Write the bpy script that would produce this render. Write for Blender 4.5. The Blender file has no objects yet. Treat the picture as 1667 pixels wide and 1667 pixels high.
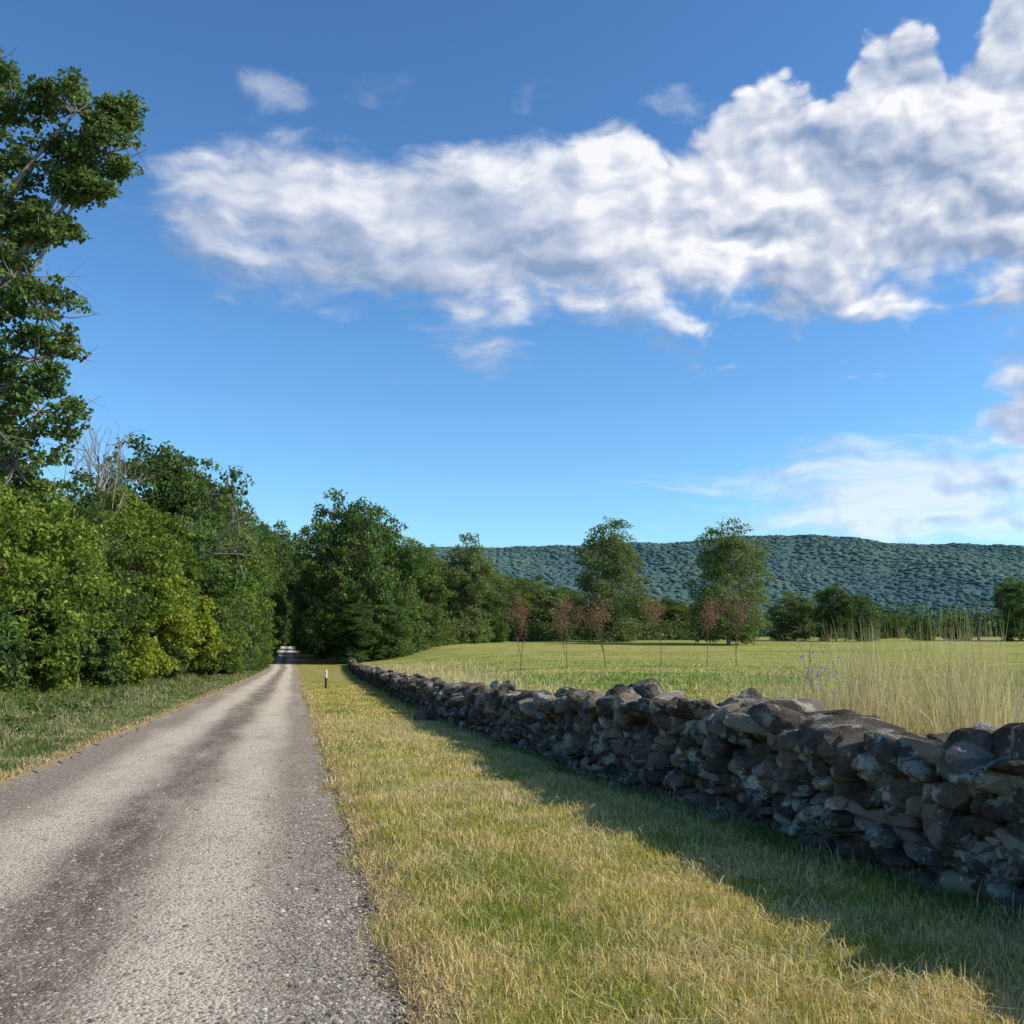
import bpy, bmesh, math, numpy as np
from mathutils import Vector, Matrix
R=np.random.default_rng
scene=bpy.context.scene
# ---------------------------------------------------------------- helpers
def lerp(v,pts):
    xs=[p[0] for p in pts]; ys=[p[1] for p in pts]
    return np.interp(v,xs,ys)
def smooth_lerp(v,pts):
    v=np.asarray(v,float); s=0
    for o in (-6,-3,0,3,6): s=s+lerp(v+o*np.clip(np.abs(v)/25,0.05,2.0),pts)
    return s/5
def sst(v,a,b):
    t=np.clip((v-a)/(b-a),0,1); return t*t*(3-2*t)
ROADP=[(-60,.5),(-20,.2),(0,0),(10,-.05),(34,-.6),(75,-1.5),(124,-2.5),(160,-2.2),(200,-1.0),(260,.2),(400,.8),(6000,0)]
FIELDP=[(-60,.2),(0,-.1),(34,-.5),(75,-1.1),(124,-1.0),(190,.55),(260,1.1),(400,1.2),(1000,0),(6000,0)]
def wave(x,y):
    return np.sin(x*.7+1.3*np.sin(y*.31))*.5+np.sin(y*.53+x*.21+2)*.5
def wall_x(y):   # left face of the wall
    y=np.asarray(y,float)
    return lerp(y,[(-10,4.6),(3,4.25),(5.4,4.05),(7,3.8),(12,3.5),(21,3.35),(40,3.8),(80,5.0),(140,7.2)])+.05*np.sin(y*.9)
def terrain(x,y):
    x=np.asarray(x,float); y=np.asarray(y,float)
    p=smooth_lerp(y,ROADP); f=smooth_lerp(y,FIELDP)
    w=sst(x,3.0,28)
    z=p*(1-w)+f*w
    z=z+np.where(x>.42,.04*sst(x,.42,.8)+.02*wave(x*2,y)*sst(x,.5,1.5)-.04*sst(x,2.5,3.6),0)
    l=np.clip(-3.25-x,0,30)
    z=z+.035*l+np.where(x<-3.3,.06*wave(x,y)*sst(-x,3.3,5),0)
    return z
def mk(name,verts,quads=None,tris=None,mats=(),midx=None,smooth=False,coll=None,link=True):
    me=bpy.data.meshes.new(name)
    verts=np.asarray(verts,dtype=np.float32)
    nq=0 if quads is None else len(quads); nt=0 if tris is None else len(tris)
    me.vertices.add(len(verts)); me.vertices.foreach_set('co',verts.ravel())
    loops=[]; 
    if nq: loops.append(np.asarray(quads,dtype=np.int32).ravel())
    if nt: loops.append(np.asarray(tris,dtype=np.int32).ravel())
    loops=np.concatenate(loops)
    me.loops.add(len(loops)); me.loops.foreach_set('vertex_index',loops)
    me.polygons.add(nq+nt)
    st=np.concatenate([np.arange(nq)*4, nq*4+np.arange(nt)*3]).astype(np.int32)
    me.polygons.foreach_set('loop_start',st)
    for m in mats: me.materials.append(m)
    if midx is not None: me.polygons.foreach_set('material_index',np.asarray(midx,dtype=np.int32))
    me.polygons.foreach_set('use_smooth',np.full(nq+nt,bool(smooth)))
    me.update(calc_edges=True); me.validate()
    if not link: return me
    ob=bpy.data.objects.new(name,me); scene.collection.objects.link(ob); return ob
def inst(name,me,loc,scale=1,rot=0):
    ob=bpy.data.objects.new(name,me); scene.collection.objects.link(ob)
    ob.location=loc; ob.scale=(scale,)*3 if np.isscalar(scale) else scale; ob.rotation_euler=(0,0,rot); return ob
# node helpers
class NT:
    def __init__(s,nt): s.nt=nt; nt.nodes.clear()
    def n(s,t,ins=None,**kw):
        nd=s.nt.nodes.new(t)
        for k,v in kw.items(): setattr(nd,k,v)
        if ins:
            for k,v in ins.items():
                if hasattr(v,'is_output'): s.nt.links.new(v,nd.inputs[k])
                else: nd.inputs[k].default_value=v
        return nd
    def m(s,op,a,b=0,c=None,clamp=False):
        nd=s.n('ShaderNodeMath',{0:a,1:b},operation=op,use_clamp=clamp)
        if c is not None:
            if hasattr(c,'is_output'): s.nt.links.new(c,nd.inputs[2])
            else: nd.inputs[2].default_value=c
        return nd.outputs[0]
    def mix(s,f,a,b,bt='MIX'):
        nd=s.n('ShaderNodeMix',data_type='RGBA',blend_type=bt)
        for i,v in ((0,f),(6,a),(7,b)):
            if hasattr(v,'is_output'): s.nt.links.new(v,nd.inputs[i])
            else:
                nd.inputs[i].default_value=v if i==0 else (tuple(v)+(1,) if len(v)==3 else v)
        return nd.outputs[2]
    def sst(s,v,a,b,lo=0.,hi=1.):
        nd=s.n('ShaderNodeMapRange',interpolation_type='SMOOTHSTEP')
        s.nt.links.new(v,nd.inputs[0])
        for i,q in ((1,a),(2,b),(3,lo),(4,hi)): nd.inputs[i].default_value=q
        return nd.outputs[0]
    def noise(s,vec,scale,detail=4,rough=.5,dist=0,col=False,dim='3D'):
        nd=s.n('ShaderNodeTexNoise',{'Scale':scale,'Detail':detail,'Roughness':rough,'Distortion':dist},noise_dimensions=dim)
        if vec is not None: s.nt.links.new(vec,nd.inputs['Vector'])
        return nd.outputs[1 if col else 0]
    def mapv(s,vec,scale=(1,1,1),loc=(0,0,0)):
        nd=s.n('ShaderNodeMapping'); s.nt.links.new(vec,nd.inputs[0])
        nd.inputs['Scale'].default_value=scale; nd.inputs['Location'].default_value=loc
        return nd.outputs[0]
def newmat(name):
    m=bpy.data.materials.new(name); m.use_nodes=True; return m,NT(m.node_tree)
def finish(T,col,rough=.9,spec=.2,bump=None,bstr=.5,bdist=.02,transl=0,emi=None):
    if spec==0 or transl:
        p=T.n('ShaderNodeBsdfDiffuse',{'Color':col})
    else:
        p=T.n('ShaderNodeBsdfPrincipled',{'Base Color':col,'Roughness':rough,'Specular IOR Level':spec})
    if bump is not None:
        b=T.n('ShaderNodeBump',{'Height':bump,'Strength':bstr,'Distance':bdist})
        T.nt.links.new(b.outputs[0],p.inputs['Normal'])
    out=p.outputs[0]
    if transl:
        t=T.n('ShaderNodeBsdfTranslucent',{'Color':col})
        mx=T.n('ShaderNodeMixShader',{0:transl}); T.nt.links.new(out,mx.inputs[1]); T.nt.links.new(t.outputs[0],mx.inputs[2]); out=mx.outputs[0]
    o=T.n('ShaderNodeOutputMaterial'); T.nt.links.new(out,o.inputs[0])
# ---------------------------------------------------------------- materials
def leaf_mat(name,a,b,c,dead=0):
    m,T=newmat(name)
    g=T.n('ShaderNodeNewGeometry'); oi=T.n('ShaderNodeObjectInfo')
    n=T.noise(g.outputs['Position'],.45,0,.6)
    f=T.sst(n,.38,.62)
    col=T.mix(f,a,b)
    r=g.outputs['Random Per Island']
    col=T.mix(T.m('MULTIPLY',T.m('POWER',r,3.0),.75),col,c)
    v=T.m('MULTIPLY_ADD',r,.5,.75); 
    w=T.m('MULTIPLY_ADD',oi.outputs['Random'],.4,.82)
    hs=T.n('ShaderNodeHueSaturation',{'Color':col,'Value':T.m('MULTIPLY',v,w),'Saturation':1.0})
    finish(T,hs.outputs[0],.5,.35,transl=.36)
    return m
L_MAPLE=leaf_mat('leaf_maple',(.088,.155,.028),(.14,.215,.036),(.29,.32,.06))
L_YEL=leaf_mat('leaf_yellowgreen',(.19,.26,.03),(.27,.33,.04),(.42,.42,.07))
L_DARK=leaf_mat('leaf_dark',(.080,.145,.045),(.115,.185,.052),(.20,.26,.065))
L_TALL=leaf_mat('leaf_tall',(.09,.155,.048),(.14,.20,.06),(.21,.27,.075))
L_FAR=leaf_mat('leaf_far',(.13,.185,.06),(.18,.235,.08),(.26,.30,.11))
L_RED=leaf_mat('leaf_rust',(.24,.12,.085),(.29,.165,.11),(.34,.22,.13))
def bark_mat(name,a,b):
    m,T=newmat(name); g=T.n('ShaderNodeNewGeometry')
    v=T.mapv(g.outputs['Position'],(6,6,1.2)); n=T.noise(v,1.5,4,.65)
    finish(T,T.mix(T.sst(n,.35,.65),a,b),.95,0,n,.8,.05); return m
BARK=bark_mat('bark',(.07,.055,.042),(.17,.145,.12))
BARKG=bark_mat('bark_grey',(.2,.18,.155),(.34,.31,.28))
# grass blades
def grass_mat(name,g1,g2,straw,sl,sh,scale=1.1):
    m,T=newmat(name); g=T.n('ShaderNodeNewGeometry'); r=g.outputs['Random Per Island']
    n=T.noise(g.outputs['Position'],scale,2,.62)
    n2=T.noise(T.mapv(g.outputs['Position'],(1,.25,1)),.9,1,.5)
    col=T.mix(T.sst(n2,.35,.65),g1,g2)
    sf=T.m('ADD',n,T.m('MULTIPLY_ADD',r,.34,-.17))
    col=T.mix(T.sst(sf,sl,sh),col,straw)
    hs=T.n('ShaderNodeHueSaturation',{'Color':col,'Value':T.m('MULTIPLY_ADD',r,.6,.7)})
    finish(T,hs.outputs[0],.6,.25,transl=.3); return m
G_VERGE=grass_mat('verge_blades',(.31,.35,.06),(.46,.44,.10),(.72,.56,.25),.43,.64)
G_FIELD=grass_mat('field_blades',(.20,.28,.05),(.30,.34,.08),(.60,.49,.22),.40,.60,.35)
G_WILD=grass_mat('wild_blades',(.12,.175,.05),(.20,.24,.08),(.40,.36,.19),.48,.68)
G_STRAW=grass_mat('straw_blades',(.50,.43,.19),(.58,.50,.24),(.66,.56,.3),.4,.6)
G_DEAD=grass_mat('dead_blades',(.48,.33,.15),(.58,.42,.2),(.66,.52,.28),.4,.6,3.)
m,T=newmat('wildflower_white'); finish(T,(.45,.47,.48,1),.8,0); FLW=m
m,T=newmat('chicory_blue'); finish(T,(.25,.22,.55,1),.8,0); FLB=m
# ground
m,T=newmat('ground_soil_grass'); GROUND=m
g=T.n('ShaderNodeNewGeometry'); P=g.outputs['Position']; sx=T.n('ShaderNodeSeparateXYZ',{0:P})
zo=T.n('ShaderNodeAttribute',attribute_name='zone')   # 0 left wild, .5 verge, 1 field
n1=T.noise(P,1.1,5,.62); n2=T.noise(T.mapv(P,(1,.25,1)),.9,3,.5); nf=T.noise(P,45,4,.7); nb=T.noise(T.mapv(P,(.6,1,1)),.035,4,.6)
verge=T.mix(T.sst(n2,.35,.65),(.25,.26,.05),(.35,.33,.08)); verge=T.mix(T.sst(n1,.44,.64),verge,(.50,.39,.17))
field=T.mix(T.sst(nb,.38,.60),(.19,.29,.05),(.38,.37,.10))
nm=T.noise(T.mapv(P,(.05,1.2,1)),.5,3,.6); field=T.mix(T.sst(nm,.40,.62,0,.8),field,(.50,.42,.16))
nl=T.noise(T.mapv(P,(.35,.35,1)),1.0,5,.65); field=T.mix(T.sst(nl,.46,.66,0,.65),field,(.17,.22,.055))
el=T.m('ADD',T.m('POWER',T.m('DIVIDE',T.m('SUBTRACT',sx.outputs[0],17.),13.),2.),T.m('POWER',T.m('DIVIDE',T.m('SUBTRACT',sx.outputs[1],60.),15.),2.))
el=T.m('ADD',el,T.m('MULTIPLY',nl,.8)); field=T.mix(T.sst(el,1.1,1.7,.9,0.),field,(.10,.22,.028))
wild=T.mix(T.sst(n1,.4,.65),(.09,.13,.04),(.19,.2,.08))
col=T.mix(T.sst(zo.outputs['Fac'],.2,.3),wild,verge); col=T.mix(T.sst(zo.outputs['Fac'],.7,.8),col,field)
dr=T.m('SUBTRACT',T.m('ABSOLUTE',T.m('ADD',sx.outputs[0],1.4)),1.8)
dr=T.m('ADD',dr,T.m('MULTIPLY_ADD',n1,-.6,.3)); dirt=T.mix(nf,(.36,.26,.15),(.62,.46,.27))
col=T.mix(T.sst(dr,.2,.5,1.,0.),col,dirt)
col=T.mix(T.m('MULTIPLY',nf,.35),col,(.07,.07,.03),'MIX')
finish(T,col,.95,0,nf,.9,.03)
# road
m,T=newmat('gravel_road'); ROADM=m
g=T.n('ShaderNodeNewGeometry'); P=g.outputs['Position']; sx=T.n('ShaderNodeSeparateXYZ',{0:P})
wob=T.noise(T.mapv(P,(.5,.12,1)),1.0,5,.62); X=T.m('ADD',sx.outputs[0],T.m('MULTIPLY_ADD',wob,1.0,-.5))
def bump1(c,w):
    d=T.m('ABSOLUTE',T.m('SUBTRACT',X,c)); return T.sst(d,w*.15,w,1.,0.)
tr=T.m('MAXIMUM',bump1(-.52,.62),bump1(-2.05,.70))
big=T.noise(T.mapv(P,(1.1,.35,1)),1.5,7,.68); 
tr=T.m('MULTIPLY',tr,T.sst(big,.26,.54,.4,1.))
col=T.mix(tr,(.36,.295,.225),(.74,.635,.49))
dk=bump1(-1.28,.5); dkn=T.sst(T.noise(T.mapv(P,(1.2,.4,1)),1.9,8,.76),.38,.60)
col=T.mix(T.m('MULTIPLY',T.m('MULTIPLY',dk,dkn),.85),col,(.15,.115,.085))
far=T.noise(T.mapv(P,(1,.2,1)),1.2,7,.7); col=T.mix(T.sst(far,.48,.70,0,.45),col,(.74,.63,.49))
mid=T.noise(P,7,6,.78); col=T.mix(T.sst(mid,.50,.72,0,.6),col,(.25,.20,.15))
def vor(sc):
    vo=T.n('ShaderNodeTexVoronoi',{'Scale':sc}); T.nt.links.new(P,vo.inputs['Vector']); return vo.outputs['Distance'],T.n('ShaderNodeSeparateColor',{0:vo.outputs['Color']})
vd,vc=vor(46.); vd2,vc2=vor(20.)
fine=T.noise(P,110,3,.7)
edge=T.sst(sx.outputs[0],-.35,.25)      # coarse loose stone along the right edge
lo2=T.m('MULTIPLY',T.sst(vd2,.2,.42,1.,0.),T.m('MULTIPLY_ADD',edge,.5,.5))
col=T.mix(T.m('MULTIPLY',T.sst(vc.outputs[0],.74,.97),.6),col,(.17,.14,.11))
col=T.mix(T.m('MULTIPLY',T.sst(vc.outputs[1],.82,.97),.5),col,(.78,.71,.6))
col=T.mix(T.m('MULTIPLY',T.m('MULTIPLY',T.sst(vc2.outputs[0],.8,.88),lo2),.7),col,(.2,.17,.14))
col=T.mix(T.m('MULTIPLY',T.m('MULTIPLY',T.sst(vc2.outputs[1],.85,.93),lo2),.7),col,(.76,.69,.58))
hs=T.n('ShaderNodeHueSaturation',{'Color':col,'Value':T.m('MULTIPLY_ADD',fine,1.0,.5)})
hb=T.m('ADD',T.m('ADD',T.m('MULTIPLY',vd,-1.),fine),T.m('MULTIPLY',mid,2.0))
finish(T,hs.outputs[0],.92,0,hb,1.,.018)
# stone
def stone_mat(name,a,b,c,d):
    m,T=newmat(name); g=T.n('ShaderNodeNewGeometry'); P=g.outputs['Position']; r=g.outputs['Random Per Island']
    n=T.noise(P,5,5,.65); n2=T.noise(P,28,4,.7); n3=T.noise(P,3.3,4,.6)
    col=T.mix(T.sst(n,.35,.65),a,b)
    col=T.mix(T.m('MULTIPLY',T.sst(r,.55,1.),.7),col,c)
    col=T.mix(T.sst(T.m('ADD',n3,T.m('MULTIPLY',n2,.35)),.73,.80,0,.75),col,d)
    hs=T.n('ShaderNodeHueSaturation',{'Color':col,'Value':T.m('MULTIPLY_ADD',r,.7,.6)})
    finish(T,hs.outputs[0],.9,0,T.m('ADD',n2,n),.9,.035); return m
STONE=stone_mat('wall_stone',(.072,.058,.046),(.15,.127,.104),(.235,.195,.155),(.38,.37,.31))
PEB=stone_mat('pebble',(.26,.22,.175),(.40,.35,.28),(.54,.48,.39),(.6,.56,.48))
# ---------------------------------------------------------------- ground
xs=np.unique(np.round(np.concatenate([np.arange(-60,-12,2),np.arange(-12,-3.2,.4),np.arange(-3.2,.41,.4),[.4],np.arange(.5,8,.25),np.arange(8,40,1.5),np.arange(40,260,8),
   -np.geomspace(60,5500,24),np.geomspace(260,5500,20)]),3))
ys=np.unique(np.round(np.concatenate([np.arange(-40,0,2),np.arange(0,40,.4),np.arange(40,140,1),np.arange(140,300,3),np.geomspace(300,5500,24),-np.geomspace(40,900,10)]),3))
GX,GY=np.meshgrid(xs,ys); GZ=terrain(GX,GY)
V=np.stack([GX,GY,GZ],-1).reshape(-1,3); nx=len(xs); ny=len(ys)
i=(np.arange(ny-1)[:,None]*nx+np.arange(nx-1)[None]).ravel()
ob=mk('ground',V,quads=np.stack([i,i+1,i+nx+1,i+nx],-1),mats=[GROUND],smooth=True)
zone=np.where(GX<-1.4,0.,np.where(GX<wall_x(GY)+.35,.5,1.)).ravel().astype(np.float32)
at=ob.data.attributes.new('zone','FLOAT','POINT'); at.data.foreach_set('value',zone)
# road
rys=ys[(ys>=-40)&(ys<=224)]; rr=R(3)
rxs=np.linspace(-3.2,.4,10); RX,RY=np.meshgrid(rxs,rys); 
RX=RX.copy(); RX[:,0]+=rr.normal(0,.07,len(rys))+.06*np.sin(rys*.9); RX[:,-1]+=rr.normal(0,.05,len(rys))+.04*np.sin(rys*1.3+1)
cr=.03*np.cos((RX+1.4)/1.8*math.pi/2).clip(0,1)
RZ=smooth_lerp(RY,ROADP)+.012+cr
V=np.stack([RX,RY,RZ],-1).reshape(-1,3); n_=len(rxs); i=(np.arange(len(rys)-1)[:,None]*n_+np.arange(n_-1)[None]).ravel()
mk('gravel_road',V,quads=np.stack([i,i+1,i+n_+1,i+n_],-1),mats=[ROADM],smooth=True)
# ---------------------------------------------------------------- rocks
def ico(l):
    bm=bmesh.new(); bmesh.ops.create_icosphere(bm,subdivisions=l,radius=1)
    v=np.array([x.co[:] for x in bm.verts]); f=np.array([[q.index for q in t.verts] for t in bm.faces]); bm.free(); return v,f
ICO={l:ico(l) for l in (1,2,3)}
def rock_var(seed,l):
    r=R(seed); d,f=ICO[l]
    nrm=r.normal(size=(9,3)); nrm/=np.linalg.norm(nrm,axis=1)[:,None]
    ax=np.array([[1,0,0],[-1,0,0],[0,1,0],[0,-1,0],[0,0,1],[0,0,-1]],float)+r.normal(0,.2,(6,3)); ax/=np.linalg.norm(ax,axis=1)[:,None]
    N=np.vstack([nrm,ax]); D=np.concatenate([r.uniform(.8,1.1,9),r.uniform(.68,.88,6)])
    q=(d@N.T)/D; k=16.; rad=1/(np.log(np.exp(k*q).sum(1))/k)
    v=d*rad[:,None]
    for s in (3,7,13): 
        w=r.normal(size=3)*s; v=v+d*(.06/s*3*np.sin(v@w+r.uniform(0,6)))[:,None]*.6
    return v
RV={l:[rock_var(100+i,l) for i in range(26)] for l in (1,2,3)}
def rotm(rx,ry,rz):
    return np.array(Matrix.Rotation(rz,3,'Z')@Matrix.Rotation(ry,3,'Y')@Matrix.Rotation(rx,3,'X'))
class Acc:
    def __init__(s): s.v=[]; s.f=[]; s.n=0
    def add(s,v,f): s.v.append(v); s.f.append(f+s.n); s.n+=len(v)
    def arr(s): return np.concatenate(s.v),np.concatenate(s.f)
r=R(11); A=Acc()
def stone(c,hd,rot,l):
    vv=RV[l][r.integers(26)]*(np.array(hd)*1.25)
    A.add(vv@rotm(*rot).T+np.array(c),ICO[l][1])
def lod(y): return 3 if y<13 and y>3 else 2 if y<40 else 1
GT=[(-10,.92),(5,.90),(12,.87),(16,.76),(24,.64),(50,.66),(140,.7)]
def gtop(y): return lerp(y,GT)+.04*np.sin(y*1.7)+.04*np.sin(y*.61+1)
for side in (0,1):
    z=0.0; course=0
    while z<1.0:
        ch=r.uniform(.06,.125); y=-8.+r.uniform(0,.3)
        while y<140:
            far=y>40 or side==1; ln=r.uniform(.10,.36)*(1.6 if far else 1); 
            if z+ch<gtop(y)-.04:
                xf=float(wall_x(y)); hd=r.uniform(.12,.2)
                off=.10*z+r.normal(0,.038)
                xc=(xf+off+hd) if side==0 else (xf+.85-off-hd)
                g0=float(terrain(xf+.3,y))
                hz=ch*r.uniform(.48,.8)
                if r.random()<.14: hz*=1.7
                stone((xc,y+ln/2,g0+z+ch/2+.03*math.sin(y*2.3+z*9)+r.normal(0,.016)),(hd,ln*.54,hz),(r.normal(0,.2),r.normal(0,.16),r.normal(0,.28)),lod(y) if side==0 else 1 if y>20 else 2)
            y+=ln*.98
        z+=ch
# capping stones, tumbled
for k in range(2):
    y=-8.
    while y<140:
        ln=r.uniform(.2,.6)*(1 if k==0 else .75); xf=float(wall_x(y)); g0=float(terrain(xf+.3,y)); t=gtop(y)
        for xo in (r.uniform(.12,.3),r.uniform(.48,.68)):
            if k==1 and r.random()<.45: continue
            hz=r.uniform(.05,.12)*(1 if r.random()<.8 else 1.4)
            stone((xf+xo,y+ln/2+r.normal(0,.06),g0+t-.05+k*.09+r.normal(0,.025)),(r.uniform(.14,.26),ln*.52,hz),(r.normal(0,.28),r.normal(.04,.28),r.normal(0,.5)),lod(y))
        y+=ln*.95
# big boulders on the top near
for (y,xo,s,hz) in ((5.3,.3,.30,.19),(5.75,.25,.2,.15),(6.4,.3,.24,.1),(7.2,.3,.36,.14),(8.6,.3,.25,.14),(10.4,.25,.34,.09),(13,.3,.3,.10),(16,.3,.3,.10)):
    xf=float(wall_x(y)); stone((xf+xo,y,float(terrain(xf,y))+gtop(y)+.03),(s*.8,s,hz),(r.normal(0,.1),r.normal(.0,.1),r.normal(0,.3)),3)
# loose foot stones
for _ in range(100):
    y=r.uniform(2,120); xf=float(wall_x(y)); s=r.uniform(.04,.10)
    stone((xf-abs(r.normal(0,.05)),y,float(terrain(xf,y))+s*.2),(s,s*1.3,s*.6),r.normal(0,.3,3),lod(y))
for (x,y,s) in ((2.95,23.5,.2),):
    stone((x,y,float(terrain(x,y))+.1),(s,s*1.2,s*.6),(0,.1,.5),3)
sv,sf=A.arr()
# rubble core between the faces
cy=np.arange(-8,140.5,.5); cx=wall_x(cy); cz=terrain(cx+.3,cy); tp=gtop(cy)-.14
prof=[(.2,-.1),(.27,None),(.58,None),(.65,-.1)]
cv=np.concatenate([np.stack([cx+o,cy,cz+(tp if h is None else h)],-1)[:,None] for o,h in prof],1).reshape(-1,3)
j=np.arange(len(cy)-1)*4; cq=np.concatenate([np.stack([j+a,j+a+4,j+a+5,j+a+1],-1) for a in range(3)])
mk('dry_stone_wall',np.concatenate([cv,sv]),quads=cq,tris=sf+len(cv),mats=[STONE])
# loose gravel on the road
r=R(5); n=32000
py_=2.8+r.exponential(5,n).clip(0,40); u_=r.random(n)
px_=np.where(u_<.38,r.normal(.36,.17,n),np.where(u_<.6,r.normal(.05,.3,n),np.where(u_<.68,r.normal(-3.2,.15,n),np.where(u_<.80,r.normal(-1.25,.3,n),r.uniform(-3.2,.4,n)))))
px_=np.minimum(px_,.8)
pz=terrain(px_,py_)+.012+.028*np.clip(np.cos((px_+1.4)/1.8*math.pi/2),0,1)
v1,f1=ICO[1]; s=r.uniform(.003,.011,n)*(1+(r.random(n)<.05)*1.0); RVA=np.array(RV[1])
pv=RVA[r.integers(0,26,n)]*(s[:,None]*np.array([1,1.2,.7]))[:,None,:]+np.stack([px_,py_,pz],-1)[:,None,:]
pf=f1[None]+(np.arange(n)*len(v1))[:,None,None]
mk('road_gravel_stones',pv.reshape(-1,3),tris=pf.reshape(-1,3),mats=[PEB])
# ---------------------------------------------------------------- grass
def blades(name,x,y,h,w,mat,lean=.5,seed=1,z=None,segs=2):
    r=R(seed); n=len(x); z=terrain(x,y) if z is None else z
    a=r.uniform(0,2*math.pi,n); d=np.stack([np.cos(a),np.sin(a),np.zeros(n)],-1)
    b=r.uniform(0,2*math.pi,n); s=np.stack([np.cos(b),np.sin(b),np.zeros(n)],-1)*(w/2)[:,None]
    base=np.stack([x,y,z-.01],-1); le=(np.abs(r.normal(0,lean,n))*h)[:,None]; up=np.array([0,0,1.])
    mid=base+up*(h*.6)[:,None]+d*le*.4; hh=np.sqrt(np.maximum((h**2-(le[:,0]*.8)**2),(.25*h)**2))
    tip=base+up*hh[:,None]+d*le
    V=np.stack([base-s,base+s,mid-s*.75,mid+s*.75,tip-s*.12,tip+s*.12],1).reshape(-1,3)
    i=np.arange(n)*6; q=np.concatenate([np.stack([i,i+1,i+3,i+2],-1),np.stack([i+2,i+3,i+5,i+4],-1)])
    return mk(name,V,quads=q,mats=[mat])
r=R(21); X=[];Y=[];H=[];W=[]
for (y0,y1,dn,h0,w0) in ((2.2,6.5,7000,.055,.005),(6.5,12,3600,.058,.007),(12,24,1400,.06,.012),(24,60,380,.065,.024)):
    n=int((y1-y0)*4.2*dn); y=r.uniform(y0,y1,n); x=r.uniform(.38,4.6,n)
    k=(x<wall_x(y)+.1)&(x>.66+.14*r.normal(size=n)+.12*np.sin(y*3)+.07*np.sin(y*7.3)); 
    pn=np.sin(x*5+np.sin(y*3.1)*2)*np.sin(y*4.3+np.sin(x*4)*2); k&=(r.random(n)<.72+.28*pn)
    x=x[k];y=y[k]; X.append(x);Y.append(y)
    hh=h0*r.uniform(.5,1.5,len(x))*(1+.25*np.sin(x*3+y*2)*np.sin(y*1.7)); hh*=np.where(x<.9,1.35,1.)
    H.append(hh);W.append(np.full(len(x),w0)*r.uniform(.7,1.3,len(x)))
X,Y,H,W=map(np.concatenate,(X,Y,H,W)); blades('mown_grass',X,Y,H,W,G_VERGE,.8,2)
# dead grass along the road edge, both sides
n=30000; y=2.2+r.exponential(12,n).clip(0,90); x=np.where(r.random(n)<.8,.52+np.abs(r.normal(0,.16,n)),-3.35-np.abs(r.normal(0,.14,n)))
blades('dead_edge_grass',x,y,r.uniform(.02,.07,n)*(1+y/60),.005*(1+y/10),G_DEAD,1.2,33)
# taller grass at wall foot
n=20000; y=3+r.exponential(9,n).clip(0,90); x=wall_x(y)-np.abs(r.normal(0,.10,n))+.05
blades('wall_foot_grass',x,y,r.uniform(.03,.13,n)*np.where(r.random(n)<.06,1.8,1),.006*(1+y/12),G_WILD,.6,3)
# straw clippings, lying
n=22000; cyc=r.uniform(3,24,300); cxc=r.uniform(.8,4,300); ci=r.integers(0,300,n)
x=cxc[ci]+r.normal(0,.16,n); y=cyc[ci]+r.normal(0,.24,n); k=(x>.5)&(x<wall_x(y)); x=x[k];y=y[k]
blades('straw_clippings',x,y,r.uniform(.04,.10,len(x)),.004*(1+y/12),G_STRAW,1.8,4,z=terrain(x,y)+.03)
# field side grass
n=46000; y=np.where(r.random(n)<.7,2+r.exponential(22,n).clip(0,110),r.uniform(35,120,n)); x=wall_x(y)+.9+np.abs(r.normal(0,1.0,n))*(1+y/30)
blades('field_edge_grass',x,y,r.uniform(.15,.62,n),.007*(1+y/13),G_STRAW,.35,6)
n=130000; y=8+r.exponential(24,n).clip(0,120); x=wall_x(y)+1+r.uniform(0,1,n)*(y*.85+2)
blades('field_grass',x,y,r.uniform(.05,.22,n)*(1+.5*np.sin(x*.5+np.sin(y*.4))*np.sin(y*.35)),.010*(1+y/13),G_FIELD,.5,61)
n=5200; cc=[(5.2,8.9),(5.6,9.3),(6.1,9.6),(6.7,9.7),(7.2,10.1),(6.4,10.6),(5.5,10.6),(6.9,9.3),(4.9,9.6),(7.6,10.3),(6.3,8.6),(5.9,8.2),(7.9,10.),(6.6,11.6),(5.8,11.9),(5.0,11.2)]
ci=r.integers(0,16,n); x=np.array([c[0] for c in cc])[ci]+r.normal(0,.20,n); y=np.array([c[1] for c in cc])[ci]+r.normal(0,.20,n)
ht=1.3*np.array([1.4,1.5,1.15,1.6,1.0,1.5,1.2,1.55,.9,1.2,1.1,1.4,1.0,1.4,1.1,.9])[ci]
blades('tall_straw_grass',x,y,ht*r.uniform(.35,1,n),np.full(n,.007),G_STRAW,.3,7)
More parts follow.
